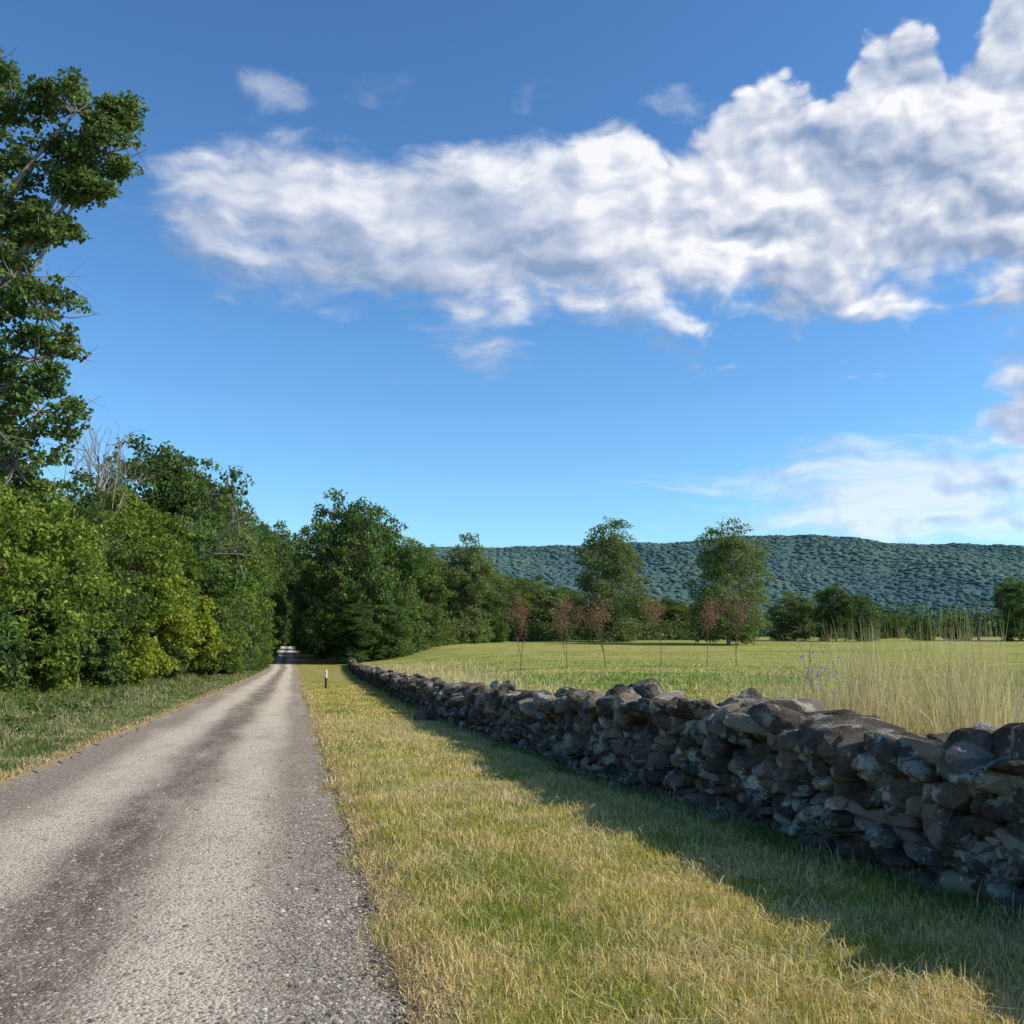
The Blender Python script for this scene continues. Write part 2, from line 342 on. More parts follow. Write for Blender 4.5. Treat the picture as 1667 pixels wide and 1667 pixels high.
# left wild verge
X=[];Y=[];H=[];W=[]
for (y0,y1,dn,w0) in ((8,18,900,.010),(18,36,520,.018),(36,70,170,.035),(70,150,40,.08)):
    wd=9; n=int((y1-y0)*wd*dn); y=r.uniform(y0,y1,n); x=-3.35-r.uniform(0,1,n)**.9*wd
    hh=(.05+.38*sst(-x,3.6,6.5)*(.55+.45*np.sin(x*2+y+np.sin(y*2.1))*np.sin(y*.9+x)))*r.uniform(.4,1.6,n)
    X.append(x);Y.append(y);H.append(hh);W.append(w0*r.uniform(.7,1.4,n))
X,Y,H,W=map(np.concatenate,(X,Y,H,W)); blades('wild_grass',X,Y,H,W,G_WILD,.55,8)
def dots(name,x,y,z,s,mat,seed):
    r=R(seed); n=len(x); c=np.stack([x,y,z],-1); a=r.normal(size=(n,3)); a/=np.linalg.norm(a,axis=1)[:,None]
    b=np.cross(a,r.normal(size=(n,3))); b/=np.linalg.norm(b,axis=1)[:,None]; a=a*s[:,None]; b=b*s[:,None]
    V=np.stack([c-a,c+b,c+a,c-b],1).reshape(-1,3); i=np.arange(n)*4
    return mk(name,V,quads=np.stack([i,i+1,i+2,i+3],-1),mats=[mat])
n=1100; y=r.uniform(13,40,n); x=-4.1-np.abs(r.normal(0,1.8,n))
dots('white_wildflowers',x,y,terrain(x,y)+r.uniform(.15,.4,len(x)),r.uniform(.005,.010,len(x))*(1+y/60),FLW,9)
r=R(31); A=Acc()
# ---------------------------------------------------------------- tubes / trees
def tube(pts,rad,sides=6):
    pts=np.asarray(pts,float); n=len(pts); t=np.gradient(pts,axis=0); t/=np.linalg.norm(t,axis=1)[:,None]+1e-9
    ref=np.where(np.abs(t[:,2:3])>.9,np.array([[1.,0,0]]),np.array([[0,0,1.]])); u=np.cross(t,ref); u/=np.linalg.norm(u,axis=1)[:,None]; w=np.cross(t,u)
    a=np.arange(sides)*2*math.pi/sides
    V=pts[:,None]+(u[:,None]*np.cos(a)[None,:,None]+w[:,None]*np.sin(a)[None,:,None])*np.asarray(rad)[:,None,None]
    i=(np.arange(n-1)[:,None]*sides+np.arange(sides)[None]); j=(np.arange(n-1)[:,None]*sides+((np.arange(sides)+1)%sides)[None])
    return V.reshape(-1,3),np.stack([i,j,j+sides,i+sides],-1).reshape(-1,4)
CH=((5.75,10.6),(5.9,11.),(5.5,10.2),(5.95,10.5),(6.2,11.3))
for c in CH:
    g0=float(terrain(*c)); pts=[(c[0],c[1],g0)]; 
    for k in range(5): pts.append((pts[-1][0]+r.normal(0,.05),pts[-1][1]+r.normal(0,.05),pts[-1][2]+r.uniform(.26,.33)))
    A.add(*tube(pts,np.linspace(.005,.003,6),4))
    for p in np.array(pts[3:]): 
        q=p+[r.normal(0,.12),r.normal(0,.12),.1]; A.add(*tube([p,q],[.003,.002],3))
v_,f_=A.arr(); nq=len(f_)
fl=[]; 
for k in range(36):
    c=CH[k%5]; fl.append((c[0]+r.normal(0,.12),c[1]+r.normal(0,.12),float(terrain(*c))+r.uniform(.8,1.5)))
fl=np.array(fl); aa=[];ff=[];base=len(v_)
for k,c in enumerate(fl):
    for p in range(6):
        an=p*math.pi/3; d=np.array([math.cos(an),0.2*math.sin(k),math.sin(an)])*.018; e=np.array([-math.sin(an),0,math.cos(an)])*.007
        aa+= [c,c+d*.6+e,c+d,c+d*.6-e]; b=base+len(aa)-4; ff.append((b,b+1,b+2,b+3))
mk('chicory_plant',np.vstack([v_,np.array(aa)]),quads=np.vstack([f_,np.array(ff)]),mats=[G_WILD,FLB],midx=[0]*nq+[1]*len(ff))

def leafset(r,c,out,size,flat=.5):
    n=len(c); nn=r.normal(size=(n,3)); nn/=np.linalg.norm(nn,axis=1)[:,None]; nn=nn+out*.55+np.array([0,0,flat]); nn/=np.linalg.norm(nn,axis=1)[:,None]
    a=np.cross(nn,r.normal(size=(n,3))); a/=np.linalg.norm(a,axis=1)[:,None]+1e-9; b=np.cross(nn,a)
    s=size*r.uniform(.6,1.3,n)[:,None]; a=a*s*.5; b=b*s*.34
    dr=nn*s*.1
    return np.stack([c-a-dr,c+b,c+a*1.1-dr,c-b],1).reshape(-1,3)
def mounds(name,cx,cy,rad,hgt,nl,leaf,mat,seed):
    r=R(seed); k=len(cx); idx=np.repeat(np.arange(k),nl); g_=r.normal(size=(len(idx),3)); g_/=np.linalg.norm(g_,axis=1)[:,None]; g_[:,2]=np.abs(g_[:,2])
    bl=1+.25*np.sin(g_[:,0]*5+idx)+.2*np.sin(g_[:,2]*7+g_[:,1]*4+idx*2)
    cw=np.stack([cx[idx],cy[idx],terrain(cx,cy)[idx]],-1)+g_*np.stack([rad[idx],rad[idx],hgt[idx]],-1)*((r.random(len(idx))**.4)*bl)[:,None]
    lv=leafset(r,cw,g_,leaf); i=np.arange(len(cw))*4; return mk(name,lv,quads=np.stack([i,i+1,i+2,i+3],-1),mats=[mat])
# leafy weeds and brambles on the left verge
r=R(55); nc_=900; cyw=r.uniform(17,75,nc_); cxw=-5.0-np.abs(r.normal(0,2.2,nc_))-.2*np.sin(cyw*.8); ch_=r.uniform(.12,.55,nc_)*sst(-cxw,4.6,8)+.1
mounds('verge_weeds',cxw,cyw,ch_*r.uniform(.5,1.2,nc_),ch_*1.3,70,.085,L_MAPLE,56)
# hedge band under the trees on the far side of the field
t=r.uniform(0,1,260); hx=lerp(t,[(0,17),(.3,38),(.55,62),(1,100)])+r.normal(0,1.5,260); hy=lerp(t,[(0,166),(.3,198),(.55,208),(1,222)])+r.normal(0,2.5,260)
mounds('hedgerow',hx,hy,r.uniform(1.2,3.4,260),r.uniform(1.4,5.5,260),240,.5,L_FAR,57)
def tree_mesh(name,h,rad,seed,nl=12,nc=26,nleaf=55,leaf=.3,zb=.2,tr=.28,lobes=None,lm=None,bm=None,cr=.16,bare=0,stretch=1.,shell=.45,skirt=0):
    r=R(seed); lm=lm or L_FAR; bm=bm or BARK; A=Acc()
    if lobes is None:
        lobes=[]; cz=(zb+1)/2*h; rz=(1-zb)/2*h
        for i in range(nl):
            f=(i+.5)/nl; zz=1-2*f; ang=i*2.4+r.uniform(-.5,.5); q=math.sqrt(max(0,1-zz*zz)); k=r.uniform(.5,.76)
            lr=rad*r.uniform(.28,.52)
            lobes.append((q*math.cos(ang)*rad*k,q*math.sin(ang)*rad*k,cz+zz*rz*.7+r.normal(0,.035*h),lr,lr,lr*r.uniform(.65,1.0)*stretch))
        lobes.append((0,0,cz,rad*.5,rad*.5,rz*.6))
    for i in range(skirt):
        an=i*6.283/skirt+r.uniform(-.4,.4); k=r.uniform(.45,.72)*rad; lr=rad*r.uniform(.3,.42); lobes.append((math.cos(an)*k,math.sin(an)*k,h*r.uniform(.09,.2),lr,lr,lr*.8))
    top=max(l[2] for l in lobes)
    tp=[(0,0,-.4)]; nt_=7
    for i in range(1,nt_+1): tp.append((tp[-1][0]+r.normal(0,h*.008),tp[-1][1]+r.normal(0,h*.008),top*i/nt_))
    tp=np.array(tp); tp[0]=(0,0,-.4); tp[1,:2]*=.3
    A.add(*tube(tp,tr*np.linspace(1.15,.22,len(tp)),8))
    C=[];O=[];S=[]
    for l in lobes:
        lc=np.array(l[:3]); lr=np.array(l[3:6]); hd=math.hypot(lc[0],lc[1]); z0=min(max(.08*h,lc[2]-1.1*hd-.1*h),top*.9)
        st=np.array([np.interp(z0,tp[:,2],tp[:,0]),np.interp(z0,tp[:,2],tp[:,1]),z0]); md=(st+lc)/2+np.array([0,0,.06*hd])+r.normal(0,.04*hd+.02,3)
        A.add(*tube([st,(st+md)/2+r.normal(0,.02*hd+.01,3),md,lc],[tr*.42,tr*.33,tr*.25,tr*.12],6))
        k=nc; d=r.normal(size=(k,3)); d/=np.linalg.norm(d,axis=1)[:,None]; rr_=(shell+(1.08-shell)*r.random(k)**.6)[:,None]
        cc=lc+d*lr*rr_
        for p in cc[r.random(k)<.6]:
            m_=(lc+p)/2+r.normal(0,.06*lr[0],3); A.add(*tube([lc,m_,p],[tr*.11,tr*.07,tr*.03],4))
        if bare:
            for _ in range(bare):
                d1=r.normal(size=3); d1[2]=abs(d1[2])*.6; d1/=np.linalg.norm(d1); e=lc+d1*lr*1.45; A.add(*tube([lc,(lc+e)/2+r.normal(0,.12,3),e],[tr*.12,tr*.07,tr*.02],4))
                for _2 in range(3):
                    p=lc+(e-lc)*r.uniform(.5,.9); A.add(*tube([p,p+r.normal(0,.35,3)*lr[0]],[tr*.04,tr*.012],3))
        cs=cr*rad*r.uniform(.5,1.45,k)
        m_=(nleaf*(cs/(cr*rad))**2*r.uniform(.6,1.2,k)).astype(int).clip(4,None)
        idx=np.repeat(np.arange(k),m_); g=r.normal(size=(len(idx),3)); g/=np.linalg.norm(g,axis=1)[:,None]; g*=(r.random(len(idx))**.45)[:,None]
        P_=cc[idx]+g*cs[idx][:,None]*np.array([1.15,1.15,.62])
        P_[:,2]-=.25*cs[idx]*(g[:,0]**2+g[:,1]**2)
        C.append(P_);O.append(g*.7+d[idx]*.5)
    C=np.concatenate(C);O=np.concatenate(O); lv=leafset(r,C,O,leaf); tv,tf=A.arr()
    n=len(C); i=np.arange(n)*4+len(tv)
    return mk(name,np.concatenate([tv,lv]),quads=np.concatenate([tf,np.stack([i,i+1,i+2,i+3],-1)]),mats=[bm,lm],midx=[0]*len(tf)+[1]*n,link=False)
def place(name,me,x,y,s=1,rot=0,dz=0):
    return inst(name,me,(x,y,float(terrain(x,y))+dz),s,rot)
def bare_tree(name,x,y,h,seed,tr=.2,depth=5,mat=None,spread=.5,lf=None,nleaf=0,leaf=.1,rootfrac=.3):
    r=R(seed); A=Acc(); E=[]
    def grow(p,d,L,ra,k):
        pts=[p]; dd=d.copy(); 
        for _ in range(4):
            dd=dd+r.normal(0,.11 if k else .04,3)+np.array([0,0,.04]); dd/=np.linalg.norm(dd); pts.append(pts[-1]+dd*L/4)
        A.add(*tube(pts,np.linspace(ra,ra*.6,5),7 if k<2 else 4)); E.append(pts[-1]); E.append(pts[2])
        if k>=depth: return
        for _ in range(r.integers(2,4)):
            nd=dd+r.normal(0,spread,3); nd[2]+=.12; nd/=np.linalg.norm(nd); grow(pts[r.integers(2,5)],nd,L*r.uniform(.55,.82),ra*.58,k+1)
    grow(np.array([0,0,-.3]),np.array([0,0,1.]),h*rootfrac,tr,0)
    v,f=A.arr(); mats=[mat or BARKG]; mi=[0]*len(f); sc=h/v[:,2].max(); v=v*sc
    if nleaf:
        E=np.array(E)*sc; E=E[E[:,2]>h*.3]; c=E[r.integers(0,len(E),nleaf)]+r.normal(0,leaf*2.2,(nleaf,3)); lv=leafset(r,c,c*0,leaf); i=np.arange(nleaf)*4+len(v)
        v=np.concatenate([v,lv]); f=np.concatenate([f,np.stack([i,i+1,i+2,i+3],-1)]); mats.append(lf); mi+= [1]*nleaf
    o=mk(name,v,quads=f,mats=mats,midx=mi); o.location=(x,y,float(terrain(x,y))); return o

# --- tall tree at the left: crown in separate tufts on a leaning trunk
lob=[(.2,-.2,19.9,1.5,1.5,.9),(2.2,-.5,19.6,1.35,1.3,.9),(3.2,-.5,18.2,1.0,1.0,.8),(.9,0,17.9,1.5,1.3,.9),(-1.6,0,19.8,1.7,1.6,1.3),(2.6,-.4,17.0,.8,.8,.5),(-.5,.2,16.6,1.6,1.5,.9),(1.2,-.2,15.6,1.1,1.0,.6),(-.4,.5,15.4,1.5,1.3,.9),
     (-1.6,0,14.6,1.9,1.8,1.2),(.5,-.4,13.7,1.6,1.5,1.1),(1.4,-.3,12.6,1.3,1.2,1.1),(-1.,0,12.,2.,2.,1.4),(1.3,-.4,11.0,1.5,1.3,1.1),(-.5,-.4,10.0,2.,2.,1.3),(1.5,-.2,9.3,1.4,1.2,1.1),(-1.6,0,8.2,2.2,2.2,1.4),(.7,0,7.6,1.9,1.9,1.3),(-1,0,21.2,.9,.9,.6),(3.7,-.7,19.6,.6,.6,.45)]
me=tree_mesh('tall_tree_mesh',22,2.6,41,lobes=lob,nc=32,nleaf=64,leaf=.18,tr=.3,lm=L_TALL,bm=BARKG,cr=.14,bare=3)
place('ash_tree',me,-9.8,35.5)
# roadside maples
def near(name,x,y,h,rad,seed,lm,leaf=.17,nl=14,nc=32,nleaf=64,zb=-.02,**k):
    me=tree_mesh(name+'_mesh',h,rad,seed,nl=nl,nc=nc,nleaf=nleaf,leaf=leaf,zb=zb,tr=.16,lm=lm,cr=.14,**k); return place(name,me,x,y)
near('maple_tree',-10.6,31,9.0,3.3,1,L_MAPLE)
near('maple_tree',-9.2,37,8.4,3.2,2,L_MAPLE)
near('maple_tree',-9.4,43,9.4,3.3,3,L_DARK)
near('maple_tree',-8.6,49,8.8,3.2,4,L_MAPLE,leaf=.2)
near('hawthorn_tree',-7.6,54,6.2,2.9,5,L_YEL,leaf=.2,stretch=.6)
near('maple_tree',-9.5,58,10.6,3.6,6,L_MAPLE,leaf=.22)
near('hawthorn_tree',-6.9,63,5.6,2.6,7,L_YEL,leaf=.22,stretch=.6)
near('maple_tree',-8.8,69,11.0,3.8,8,L_MAPLE,leaf=.25)
near('oak_tree',-7.8,80,12.5,4.0,9,L_DARK,leaf=.27)
near('shrub',-8.4,36,3.4,2.0,10,L_MAPLE,nl=8)
near('shrub',-7.9,43,2.6,1.7,11,L_DARK,nl=8)
near('shrub',-9.3,31,3.2,2.0,12,L_DARK,nl=8)
near('shrub',-7.6,48,2.6,1.8,13,L_YEL,nl=8,stretch=.6)
near('shrub',-7.0,57,2.6,1.8,14,L_DARK,nl=8)
near('shrub',-6.6,71,3.2,2.0,15,L_MAPLE,nl=8)
# shared forest meshes
FM=[tree_mesh('forest_mesh_%d'%i,20,6.5,60+i,nl=20,nc=26,nleaf=40,leaf=.40,zb=.02,tr=.35,lm=(L_DARK,L_FAR,L_MAPLE,L_DARK)[i],cr=.125,skirt=7) for i in range(4)]
def F(name,k,x,y,h,wd=None,rot=0):
    s=h/20.; sw=s if wd is None else wd/13.
    return inst(name,FM[k],(x,y,float(terrain(x,y))-.2),(sw,sw,s),rot)
for (k,x,y,h,w,ro) in ((0,-12,92,22,13,0),(3,-9,90,18,9,1.4),(1,-8.5,98,20.5,10,1),(2,-7.2,106,17,9,2),(0,-8,114,20,10,.4),(0,-8,122,21,10,3),(3,-6.6,134,20,8.5,4),(2,-7.2,148,22,10,5),(0,-6.2,160,22,10,6),(3,-6.2,174,23,10,6),(0,-6.4,190,24,10,1),(3,-14,75,13,9,2),
                       (2,-15,56,10.5,8,2.2),(0,-15,45,10,8,1.2),(2,-18,100,16,11,.6),(3,-16,130,18,12,.3),(0,-12,160,18,12,5),(1,-14.5,86,17.5,6,2),(0,-17,34,10,8,1),(3,-24,60,14,11,2),(3,-4.8,208,25,9,2),(0,-3,246,30,16,2),(2,-6.6,90,8,6,1),(0,-5.8,102,7,6,3),(3,-5.4,122,7,6,2),(2,-5.2,142,8,6,2),(0,-13.8,41,17.5,8.5,2.5)):
    F('oak_tree' if k in(0,3) else 'maple_tree',k,x,y,h,w,ro)
# right of the lane
for (k,x,y,h,w,ro) in ((0,8.,150,26.5,14,.5),(3,14,156,22,13,2),(0,4.4,166,25,10,4),(3,10,172,22,12,1),(0,19,163,17,10,3),(0,2,236,24,14,2),(3,-8,228,24,14,1),(0,9,225,22,14,3),(3,9.,146,9,8,3),(0,13.5,148,9,8,2),(3,3.6,182,16,8,1),(0,2.8,200,17,8,5)):
    F('oak_tree',k,x,y,h,w,ro)
for (x,y,h,w) in ((-2.6,227,9,8),(1.2,228,10,9),(-6,222,9,8),(4.5,222,9,8)): F('shrub',0,x,y,h,w,x)
for (k,x,y,h,w,ro) in ((1,21.5,178,20,10,0),(0,26,190,17,11,1),(1,30,181,20.5,10,2),(3,34,186,15,10,3),(2,41,205,14.5,11,4),(0,46,215,15,12,0),(1,52,212,13,11,1),(0,57,214,12,11,2),(3,66,212,11,11,3),(0,74,216,10,11,4),(2,84,220,9,11,1),
   (1,92,224,9,10,0),(1,37,196,16,9,0),(3,70,226,12,12,0),(0,62,230,13,12,1),(2,49,222,14,12,3),(3,25,200,16,12,2),(0,33,202,15,12,5),(3,43,228,17,12,2),(0,54,234,16,12,4),(2,79,232,12,12,4),(0,88,236,11,12,5)):
    F('field_edge_tree',k,x,y,h,w,ro)
# two feathery open crowned trees
def feather(name,x,y,h,rad,seed):
    r=R(seed); lob=[]
    for i in range(19):
        z=h*(.12+.82*(i/18.)); prof=math.sin(min(1,(i/18.)*.78+.2)*math.pi)**.5; a=i*2.4; q=rad*prof*r.uniform(.35,.78)
        lr=rad*r.uniform(.24,.42); lob.append((q*math.cos(a),q*math.sin(a),z,lr,lr,lr*.95))
    lob+=[(0,0,h*.42,rad*.5,rad*.5,h*.22),(rad*.2,0,h*.7,rad*.45,rad*.45,h*.14)]
    me=tree_mesh(name+'_mesh',h,rad,seed,lobes=lob,nc=28,nleaf=42,leaf=.42,tr=.35,lm=L_FAR,bm=BARKG,cr=.13,skirt=4); place(name,me,x,y,1,0)
feather('locust_tree',59.5,190,22,8.2,71)
feather('locust_tree',75,170,20.5,8.2,75)
for (k,x,y,h,w,ro) in ((1,103,200,11,10.5,1),(0,107,190,12.6,9,2),(3,113.5,192,10.5,9,3),(2,146,232,7,8,3),(3,133,200,6,6,3),(2,143,202,6.5,7,0),(0,149.5,190,14.5,12,1),(3,162,195,13,12,2),(0,176,200,15,13,0)):
    F('field_edge_tree',k,x,y,h,w,ro)
bare_tree('dead_tree',139.5,190,10.5,5,tr=.3,depth=4,mat=BARK,spread=.5,rootfrac=.45)
bare_tree('dead_tree',-11.6,77,18.5,8,tr=.24,depth=6,spread=.42)
bare_tree('dead_tree',-9.9,46,12.0,12,tr=.10,depth=6,spread=.42)
# rusty saplings in the field
for k,(x,y,h) in enumerate(((18.0,82,6.2),(22.5,84,6.0),(26.2,85,5.8),(31.5,86,6.1),(35.,84,5.7),(38.6,86,6.4))):
    bare_tree('young_dead_tree',x,y,h,90+k,tr=.045,depth=5,mat=BARK,spread=.26,lf=L_RED,nleaf=1000,leaf=.13,rootfrac=.5)
# lane marker post
A=Acc(); 
mw,T=newmat('white_painted_post'); finish(T,(.7,.7,.68,1),.6,.3); mb,T=newmat('black_band'); finish(T,(.03,.03,.03,1),.6,.3)
px,pyy=1.55,50.; g0=float(terrain(px,pyy)); B=[]
v,f=tube([(px,pyy,g0-.1),(px,pyy,g0+.52),(px,pyy,g0+.53)],[.055,.055,.055],10); A.add(v,f); n0=len(f)
v,f=tube([(px,pyy,g0+.53),(px,pyy,g0+.75),(px,pyy,g0+.76)],[.06,.06,.06],10); A.add(v,f); n1=len(f)
v,f=tube([(px,pyy,g0+.76),(px,pyy,g0+.88),(px,pyy,g0+.92),(px,pyy,g0+.93)],[.055,.055,.04,.001],10); A.add(v,f)
v,f=A.arr(); mk('marker_post',v,quads=f,mats=[mw,mb],midx=[1]*n0+[0]*(len(f)-n0))
# ---------------------------------------------------------------- hill
m,T=newmat('hill_forest_hazed'); g=T.n('ShaderNodeNewGeometry'); r_=g.outputs['Random Per Island']
n=T.noise(g.outputs['Position'],.005,5,.65); col=T.mix(T.sst(n,.35,.65),(.072,.130,.138),(.105,.168,.140))  # bluish aerial haze of the distance is mixed into these forest colours
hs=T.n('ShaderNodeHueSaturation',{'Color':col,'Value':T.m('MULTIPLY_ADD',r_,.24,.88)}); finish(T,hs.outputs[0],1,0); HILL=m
azs=np.radians(np.linspace(-45,80,160)); rs=np.linspace(1250,3100,46)
RID=[(-45,.02),(-20,.05),(0,.07),(5,.080),(8.3,.086),(12,.085),(16,.0860),(21,.0895),(24.5,.0935),(27.8,.0925),(32.4,.0842),(38.75,.0775),(50,.07),(65,.045),(80,.02)]
def hillz(az,rr):
    hh=lerp(np.degrees(az),RID)*2200; hh=hh*(1+.006*np.sin(np.degrees(az)*1.1)+.004*np.sin(np.degrees(az)*2.7))
    p=sst(rr,1250,2200)**.8*(1-sst(rr,2250,3300)); p=p*(1+.05*np.sin(rr*.009+np.degrees(az)*.5)*sst(rr,1300,1700)*(1-sst(rr,1900,2200)))
    return hh*p-2
AZ,RR=np.meshgrid(azs,rs); HZ=hillz(AZ,RR); V=np.stack([RR*np.sin(AZ),RR*np.cos(AZ),HZ],-1).reshape(-1,3); n_=len(azs)
i=(np.arange(len(rs)-1)[:,None]*n_+np.arange(n_-1)[None]).ravel()
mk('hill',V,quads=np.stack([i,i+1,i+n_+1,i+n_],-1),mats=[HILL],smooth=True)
r=R(77); n=26000; az=np.radians(r.uniform(3,46,n)); rr=np.sqrt(r.uniform(1300**2,2260**2,n)); rr[:2400]=r.uniform(2120,2230,2400)
az=az+.004*np.sin(rr*.05)+.003*np.sin(az*900); zz=hillz(az,rr); d,f=ICO[2]; BV=[]
for k in range(8):
    q=R(k+500); w=d.copy(); 
    for s in (2,4,7): w=w+d*(.3/s*2*np.sin(d@(q.normal(size=3)*s)+q.uniform(0,6)))[:,None]
    BV.append(w)
s=1.6+3.2*r.random(n)**2.4; BV=np.array(BV)
hv=BV[r.integers(0,8,n)]*(s[:,None]*np.stack([r.uniform(1,1.9,n),r.uniform(1,1.9,n),r.uniform(.4,.8,n)],-1))[:,None,:]+np.stack([rr*np.sin(az),rr*np.cos(az),zz-s*.1],-1)[:,None,:]
hf=f[None]+(np.arange(n)*len(d))[:,None,None]
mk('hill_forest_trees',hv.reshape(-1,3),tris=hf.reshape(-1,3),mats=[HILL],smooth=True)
# mid distance tree line beyond the field (one mass)
m,T=newmat('treeline_leaves'); g=T.n('ShaderNodeNewGeometry'); n=T.noise(g.outputs['Position'],.03,2,.6); r_=g.outputs['Random Per Island']
col=T.mix(T.sst(n,.35,.65),(.08,.15,.08),(.13,.20,.095)); hs=T.n('ShaderNodeHueSaturation',{'Color':col,'Value':T.m('MULTIPLY_ADD',r_,.6,.7)}); finish(T,hs.outputs[0],.9,0)
r=R(79); nt=520; az=np.radians(r.uniform(-30,52,nt)); rr=r.uniform(430,760,nt); hh=r.uniform(9,15,nt); C=[];O=[]
for a,q,h in zip(az,rr,hh):
    nn=700; g_=r.normal(size=(nn,3)); g_/=np.linalg.norm(g_,axis=1)[:,None]; x0,y0=q*math.sin(a),q*math.cos(a); z0=float(terrain(x0,y0))
    bl=1+.18*np.sin(g_@(r.normal(size=3)*5)+r.uniform(0,6))+.14*np.sin(g_@(r.normal(size=3)*9))
    C.append(g_*np.array([h*.5,h*.5,h*.52])*(bl*r.uniform(.8,1.03,nn))[:,None]+[x0,y0,z0+h*.45]); O.append(g_)
C=np.concatenate(C);O=np.concatenate(O); v=leafset(r,C,O*1.5,1.25); i=np.arange(len(C))*4
mk('distant_treeline',v,quads=np.stack([i,i+1,i+2,i+3],-1),mats=[m])
# ---------------------------------------------------------------- sky
S=Vector((.78,-.26,.58)).normalized(); sel=math.asin(S.z); saz=math.atan2(S.x,S.y)
w=bpy.data.worlds.new('World'); scene.world=w; w.use_nodes=True; T=NT(w.node_tree)
w.cycles.sampling_method='NONE'
sky=T.n('ShaderNodeTexSky',sky_type='NISHITA',sun_disc=False,sun_elevation=sel,sun_rotation=saz,air_density=1.0,dust_density=.4,ozone_density=2.5)
skyc=T.mix(1.0,sky.outputs[0],(.114,.152,.170),'MULTIPLY')
skyc=T.n('ShaderNodeGamma',{0:skyc,1:1.22}).outputs[0]
skyc=T.mix(1.0,skyc,(11.4,11.4,11.4),'MULTIPLY')
tc=T.n('ShaderNodeTexCoord'); D=tc.outputs['Generated']; sp=T.n('ShaderNodeSeparateXYZ',{0:D})
DEG=180/math.pi
azr=T.m('ARCTAN2',sp.outputs[0],sp.outputs[1]); elr=T.m('ARCSINE',sp.outputs[2])
az=T.m('MULTIPLY',azr,DEG); el=T.m('MULTIPLY',elr,DEG)
D2=T.n('ShaderNodeCombineXYZ',{0:azr,1:elr}).outputs[0]      # sky coordinates: azimuth, elevation
def curve(pts,x0,x1,y1):
    nd=T.n('ShaderNodeFloatCurve'); cm=nd.mapping.curves[0]
    P_=[((x-x0)/(x1-x0),y/y1) for x,y in pts]
    cm.points[0].location=P_[0]; cm.points[1].location=P_[-1]
    for p in P_[1:-1]: cm.points.new(*p)
    nd.mapping.update(); t=T.m('DIVIDE',T.m('SUBTRACT',az,x0),x1-x0,clamp=True); T.nt.links.new(t,nd.inputs['Value']); return T.m('MULTIPLY',nd.outputs[0],y1)
lo=curve([(-15,24),(-10,22.0),(-6,19.6),(1.6,17.4),(10,16.6),(19.6,16.3),(31,16.5),(39.3,16.4),(60,15)],-15,60,40)
up=curve([(-15,23.6),(-10,24.4),(-5,25.9),(3.6,26.6),(12,27.0),(18,27.8),(22,25.9),(24.5,27.6),(27.5,28.8),(29.7,27.4),(32.8,30.2),(35.5,29.6),(36.8,27.9),(40,32),(60,35)],-15,60,40)
wn=T.noise(D2,9,2,.6,col=True,dim='2D')
wv=T.n('ShaderNodeVectorMath',{0:wn,1:(.5,.5,.5)},operation='SUBTRACT').outputs[0]
wv=T.n('ShaderNodeVectorMath',{0:wv,'Scale':.035},operation='SCALE').outputs[0]
DW=T.n('ShaderNodeVectorMath',{0:D2,1:wv},operation='ADD').outputs[0]
def cn(off,sc,det,rough,sq=2.0):
    return T.noise(T.mapv(DW,(1,sq,1),off),sc,det,rough,dim='2D')
def vn(off,sc,det):
    v=T.mapv(DW,(1,1.2,1),off)
    nd=T.n('ShaderNodeTexVoronoi',{'Scale':sc,'Detail':det,'Roughness':.55,'Lacunarity':2.3},feature='F1',voronoi_dimensions='2D',normalize=True); T.nt.links.new(v,nd.inputs['Vector']); return nd.outputs['Distance']
nA=cn((3,0,0),9,6,.56); nB=cn((3.016,.026,0),9,3,.52)
vA=vn((7,0,0),16,2.); vB=vn((7.010,.013,0),16,1.)
nL=cn((1.3,.1,0),4.5,1,.5)
ns=T.noise(T.mapv(DW,(1,7,1)),4.2,4,.6,dim='2D')
cum=T.sst(az,10.,26.)      # towards the right the bank turns into cumulus
inl=T.m('DIVIDE',T.m('SUBTRACT',el,lo),3.0); inu=T.m('DIVIDE',T.m('SUBTRACT',up,el),1.4); inn=T.m('MINIMUM',T.m('MINIMUM',inl,inu),2.1)
azl=T.m('DIVIDE',T.m('ADD',az,11.),4.); inn=T.m('MINIMUM',inn,azl)
na_=T.m('MULTIPLY',T.m('SUBTRACT',nA,.5),T.m('MULTIPLY_ADD',cum,-.6,3.2)); va_=T.m('MULTIPLY',T.m('MULTIPLY',T.m('SUBTRACT',.38,vA),3.0),cum)
low=T.sst(T.m('SUBTRACT',el,lo),1.,6.,1.,.35)
na_=T.m('ADD',na_,T.m('MULTIPLY',T.m('MULTIPLY',T.m('SUBTRACT',ns,.5),2.6),low))
dn=T.m('ADD',T.m('ADD',inn,na_),va_)
sharp=T.m('MULTIPLY',cum,T.sst(T.m('SUBTRACT',el,lo),3.,7.))
hiE=T.m('MULTIPLY_ADD',sharp,-.8,1.4); t_=T.m('DIVIDE',T.m('ADD',dn,.2),T.m('ADD',hiE,.2),clamp=True)
den=T.m('MULTIPLY',T.m('MULTIPLY',t_,t_),T.m('MULTIPLY_ADD',t_,-2.,3.))
thin=T.sst(az,2.,26.,.9,1.); den=T.m('MULTIPLY',den,thin)
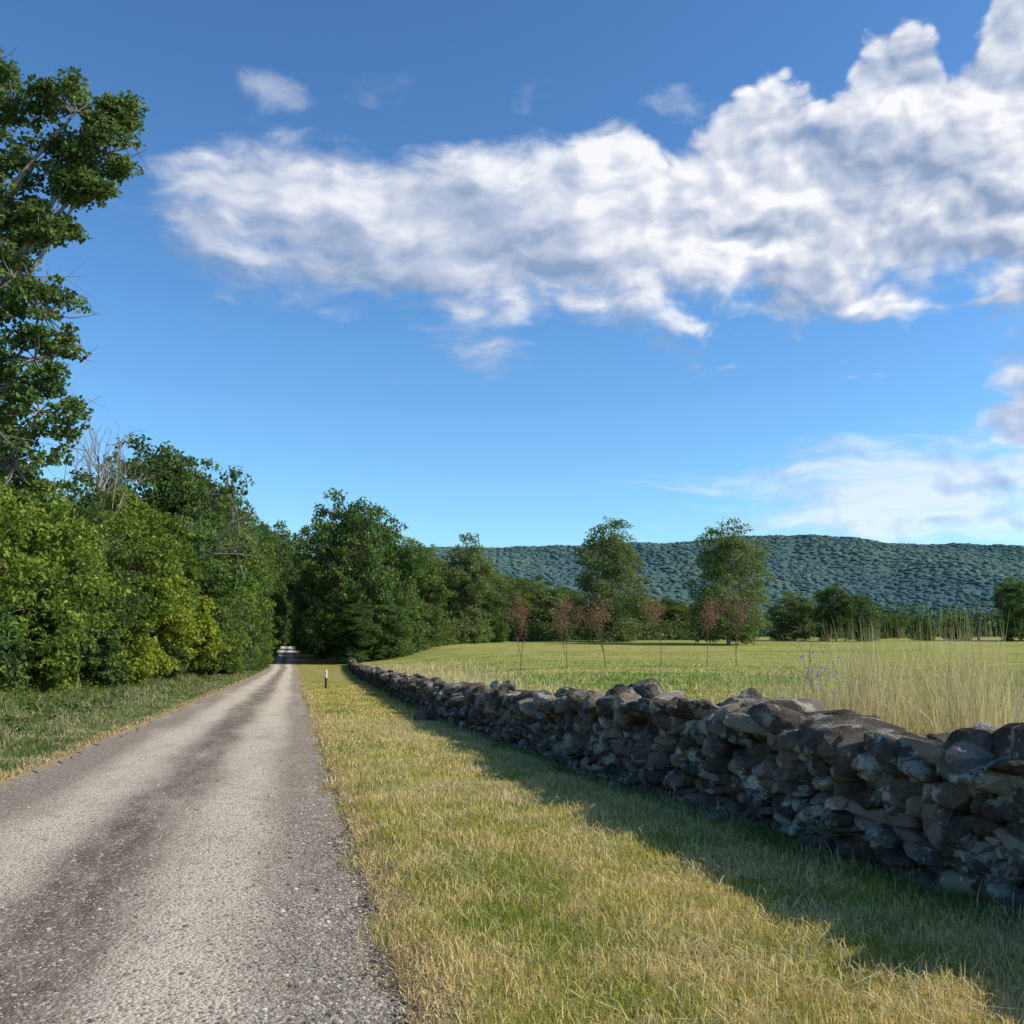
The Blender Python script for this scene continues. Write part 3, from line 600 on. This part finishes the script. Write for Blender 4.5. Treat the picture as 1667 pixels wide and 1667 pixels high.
def puff(a0,e0,ra,re,k=4.5,amp=1.,soft=1.):
    q=T.m('ADD',T.m('POWER',T.m('DIVIDE',T.m('SUBTRACT',az,a0),ra),2.),T.m('POWER',T.m('DIVIDE',T.m('SUBTRACT',el,e0),re),2.))
    q=T.m('SUBTRACT',1.,q); q=T.m('MAXIMUM',q,-4.); q=T.m('ADD',q,T.m('MULTIPLY',T.m('SUBTRACT',nA,.5),k)); return T.m('MULTIPLY',T.sst(q,0.,soft+.6),amp)
for p in ((-1.2,28.6,2.6,1.0,7,.38,2.),(3.8,29.0,2.6,.9,7,.28,2.),(14,28.9,2.4,.9,7,.4,2.),(21.5,28.2,2.2,1.0,7,.4,1.6),(39.2,13.4,2.8,2.0,4,.9,.6),(38.8,10.6,2.1,1.5,4,.85,.6)):
    den=T.m('MAXIMUM',den,puff(*p))
q=T.m('ADD',T.m('POWER',T.m('DIVIDE',T.m('SUBTRACT',az,42.),21.),2.),T.m('POWER',T.m('DIVIDE',T.m('SUBTRACT',el,7.0),3.8),2.)); q=T.m('SUBTRACT',1.,q)
st=T.m('MULTIPLY',T.sst(T.m('ADD',q,T.m('MULTIPLY',T.m('SUBTRACT',ns,.5),5.)),-.5,1.6),.66)
isst=T.sst(el,9.,12.,.38,0.)
den=T.m('MAXIMUM',den,st)
# shading of cloud
lit=T.m('ADD',T.m('MULTIPLY',T.m('SUBTRACT',nA,nB),2.0),T.m('MULTIPLY',T.m('MULTIPLY',T.m('SUBTRACT',vB,vA),1.5),cum))
hgt=T.m('DIVIDE',T.m('SUBTRACT',el,lo),T.m('MAXIMUM',T.m('SUBTRACT',up,lo),2.),clamp=True)
sh=T.m('ADD',T.m('ADD',.50,lit),T.m('MULTIPLY',T.m('SUBTRACT',hgt,.45),.34)); sh=T.m('ADD',sh,T.m('MULTIPLY',T.m('SUBTRACT',nL,.5),1.0))
sh=T.m('ADD',T.m('ADD',sh,isst),T.sst(az,15.,38.,-.03,.09))
cc=T.n('ShaderNodeValToRGB'); T.nt.links.new(sh,cc.inputs[0]); e=cc.color_ramp.elements
e[0].position=.0; e[0].color=(.28,.38,.56,1); e[1].position=1.; e[1].color=(.96,.97,1.0,1)
x=e.new(.42); x.color=(.50,.57,.73,1); x=e.new(.7); x.color=(.70,.74,.85,1)
b1=T.n('ShaderNodeBackground',{'Color':skyc,'Strength':.1}); b2=T.n('ShaderNodeBackground',{'Color':cc.outputs[0],'Strength':1.})
mx=T.n('ShaderNodeMixShader',{0:den}); T.nt.links.new(b1.outputs[0],mx.inputs[1]); T.nt.links.new(b2.outputs[0],mx.inputs[2])
o=T.n('ShaderNodeOutputWorld'); T.nt.links.new(mx.outputs[0],o.inputs[0])
# sun
l=bpy.data.lights.new('sun','SUN'); l.energy=5.; l.angle=math.radians(.5); l.color=(1,.93,.80)
so_=bpy.data.objects.new('sun',l); scene.collection.objects.link(so_); so_.rotation_euler=S.to_track_quat('Z','Y').to_euler(); so_.location=(30,-10,40)
# camera
c=bpy.data.cameras.new('camera'); c.sensor_width=36; c.lens=36; c.clip_end=9000; c.clip_start=.05
co=bpy.data.objects.new('camera',c); scene.collection.objects.link(co); co.location=(0,0,1.6); co.rotation_euler=(math.radians(96.9),0,math.radians(-11.95)); scene.camera=co
scene.view_settings.view_transform='Standard'; scene.view_settings.look='None'; scene.view_settings.exposure=0
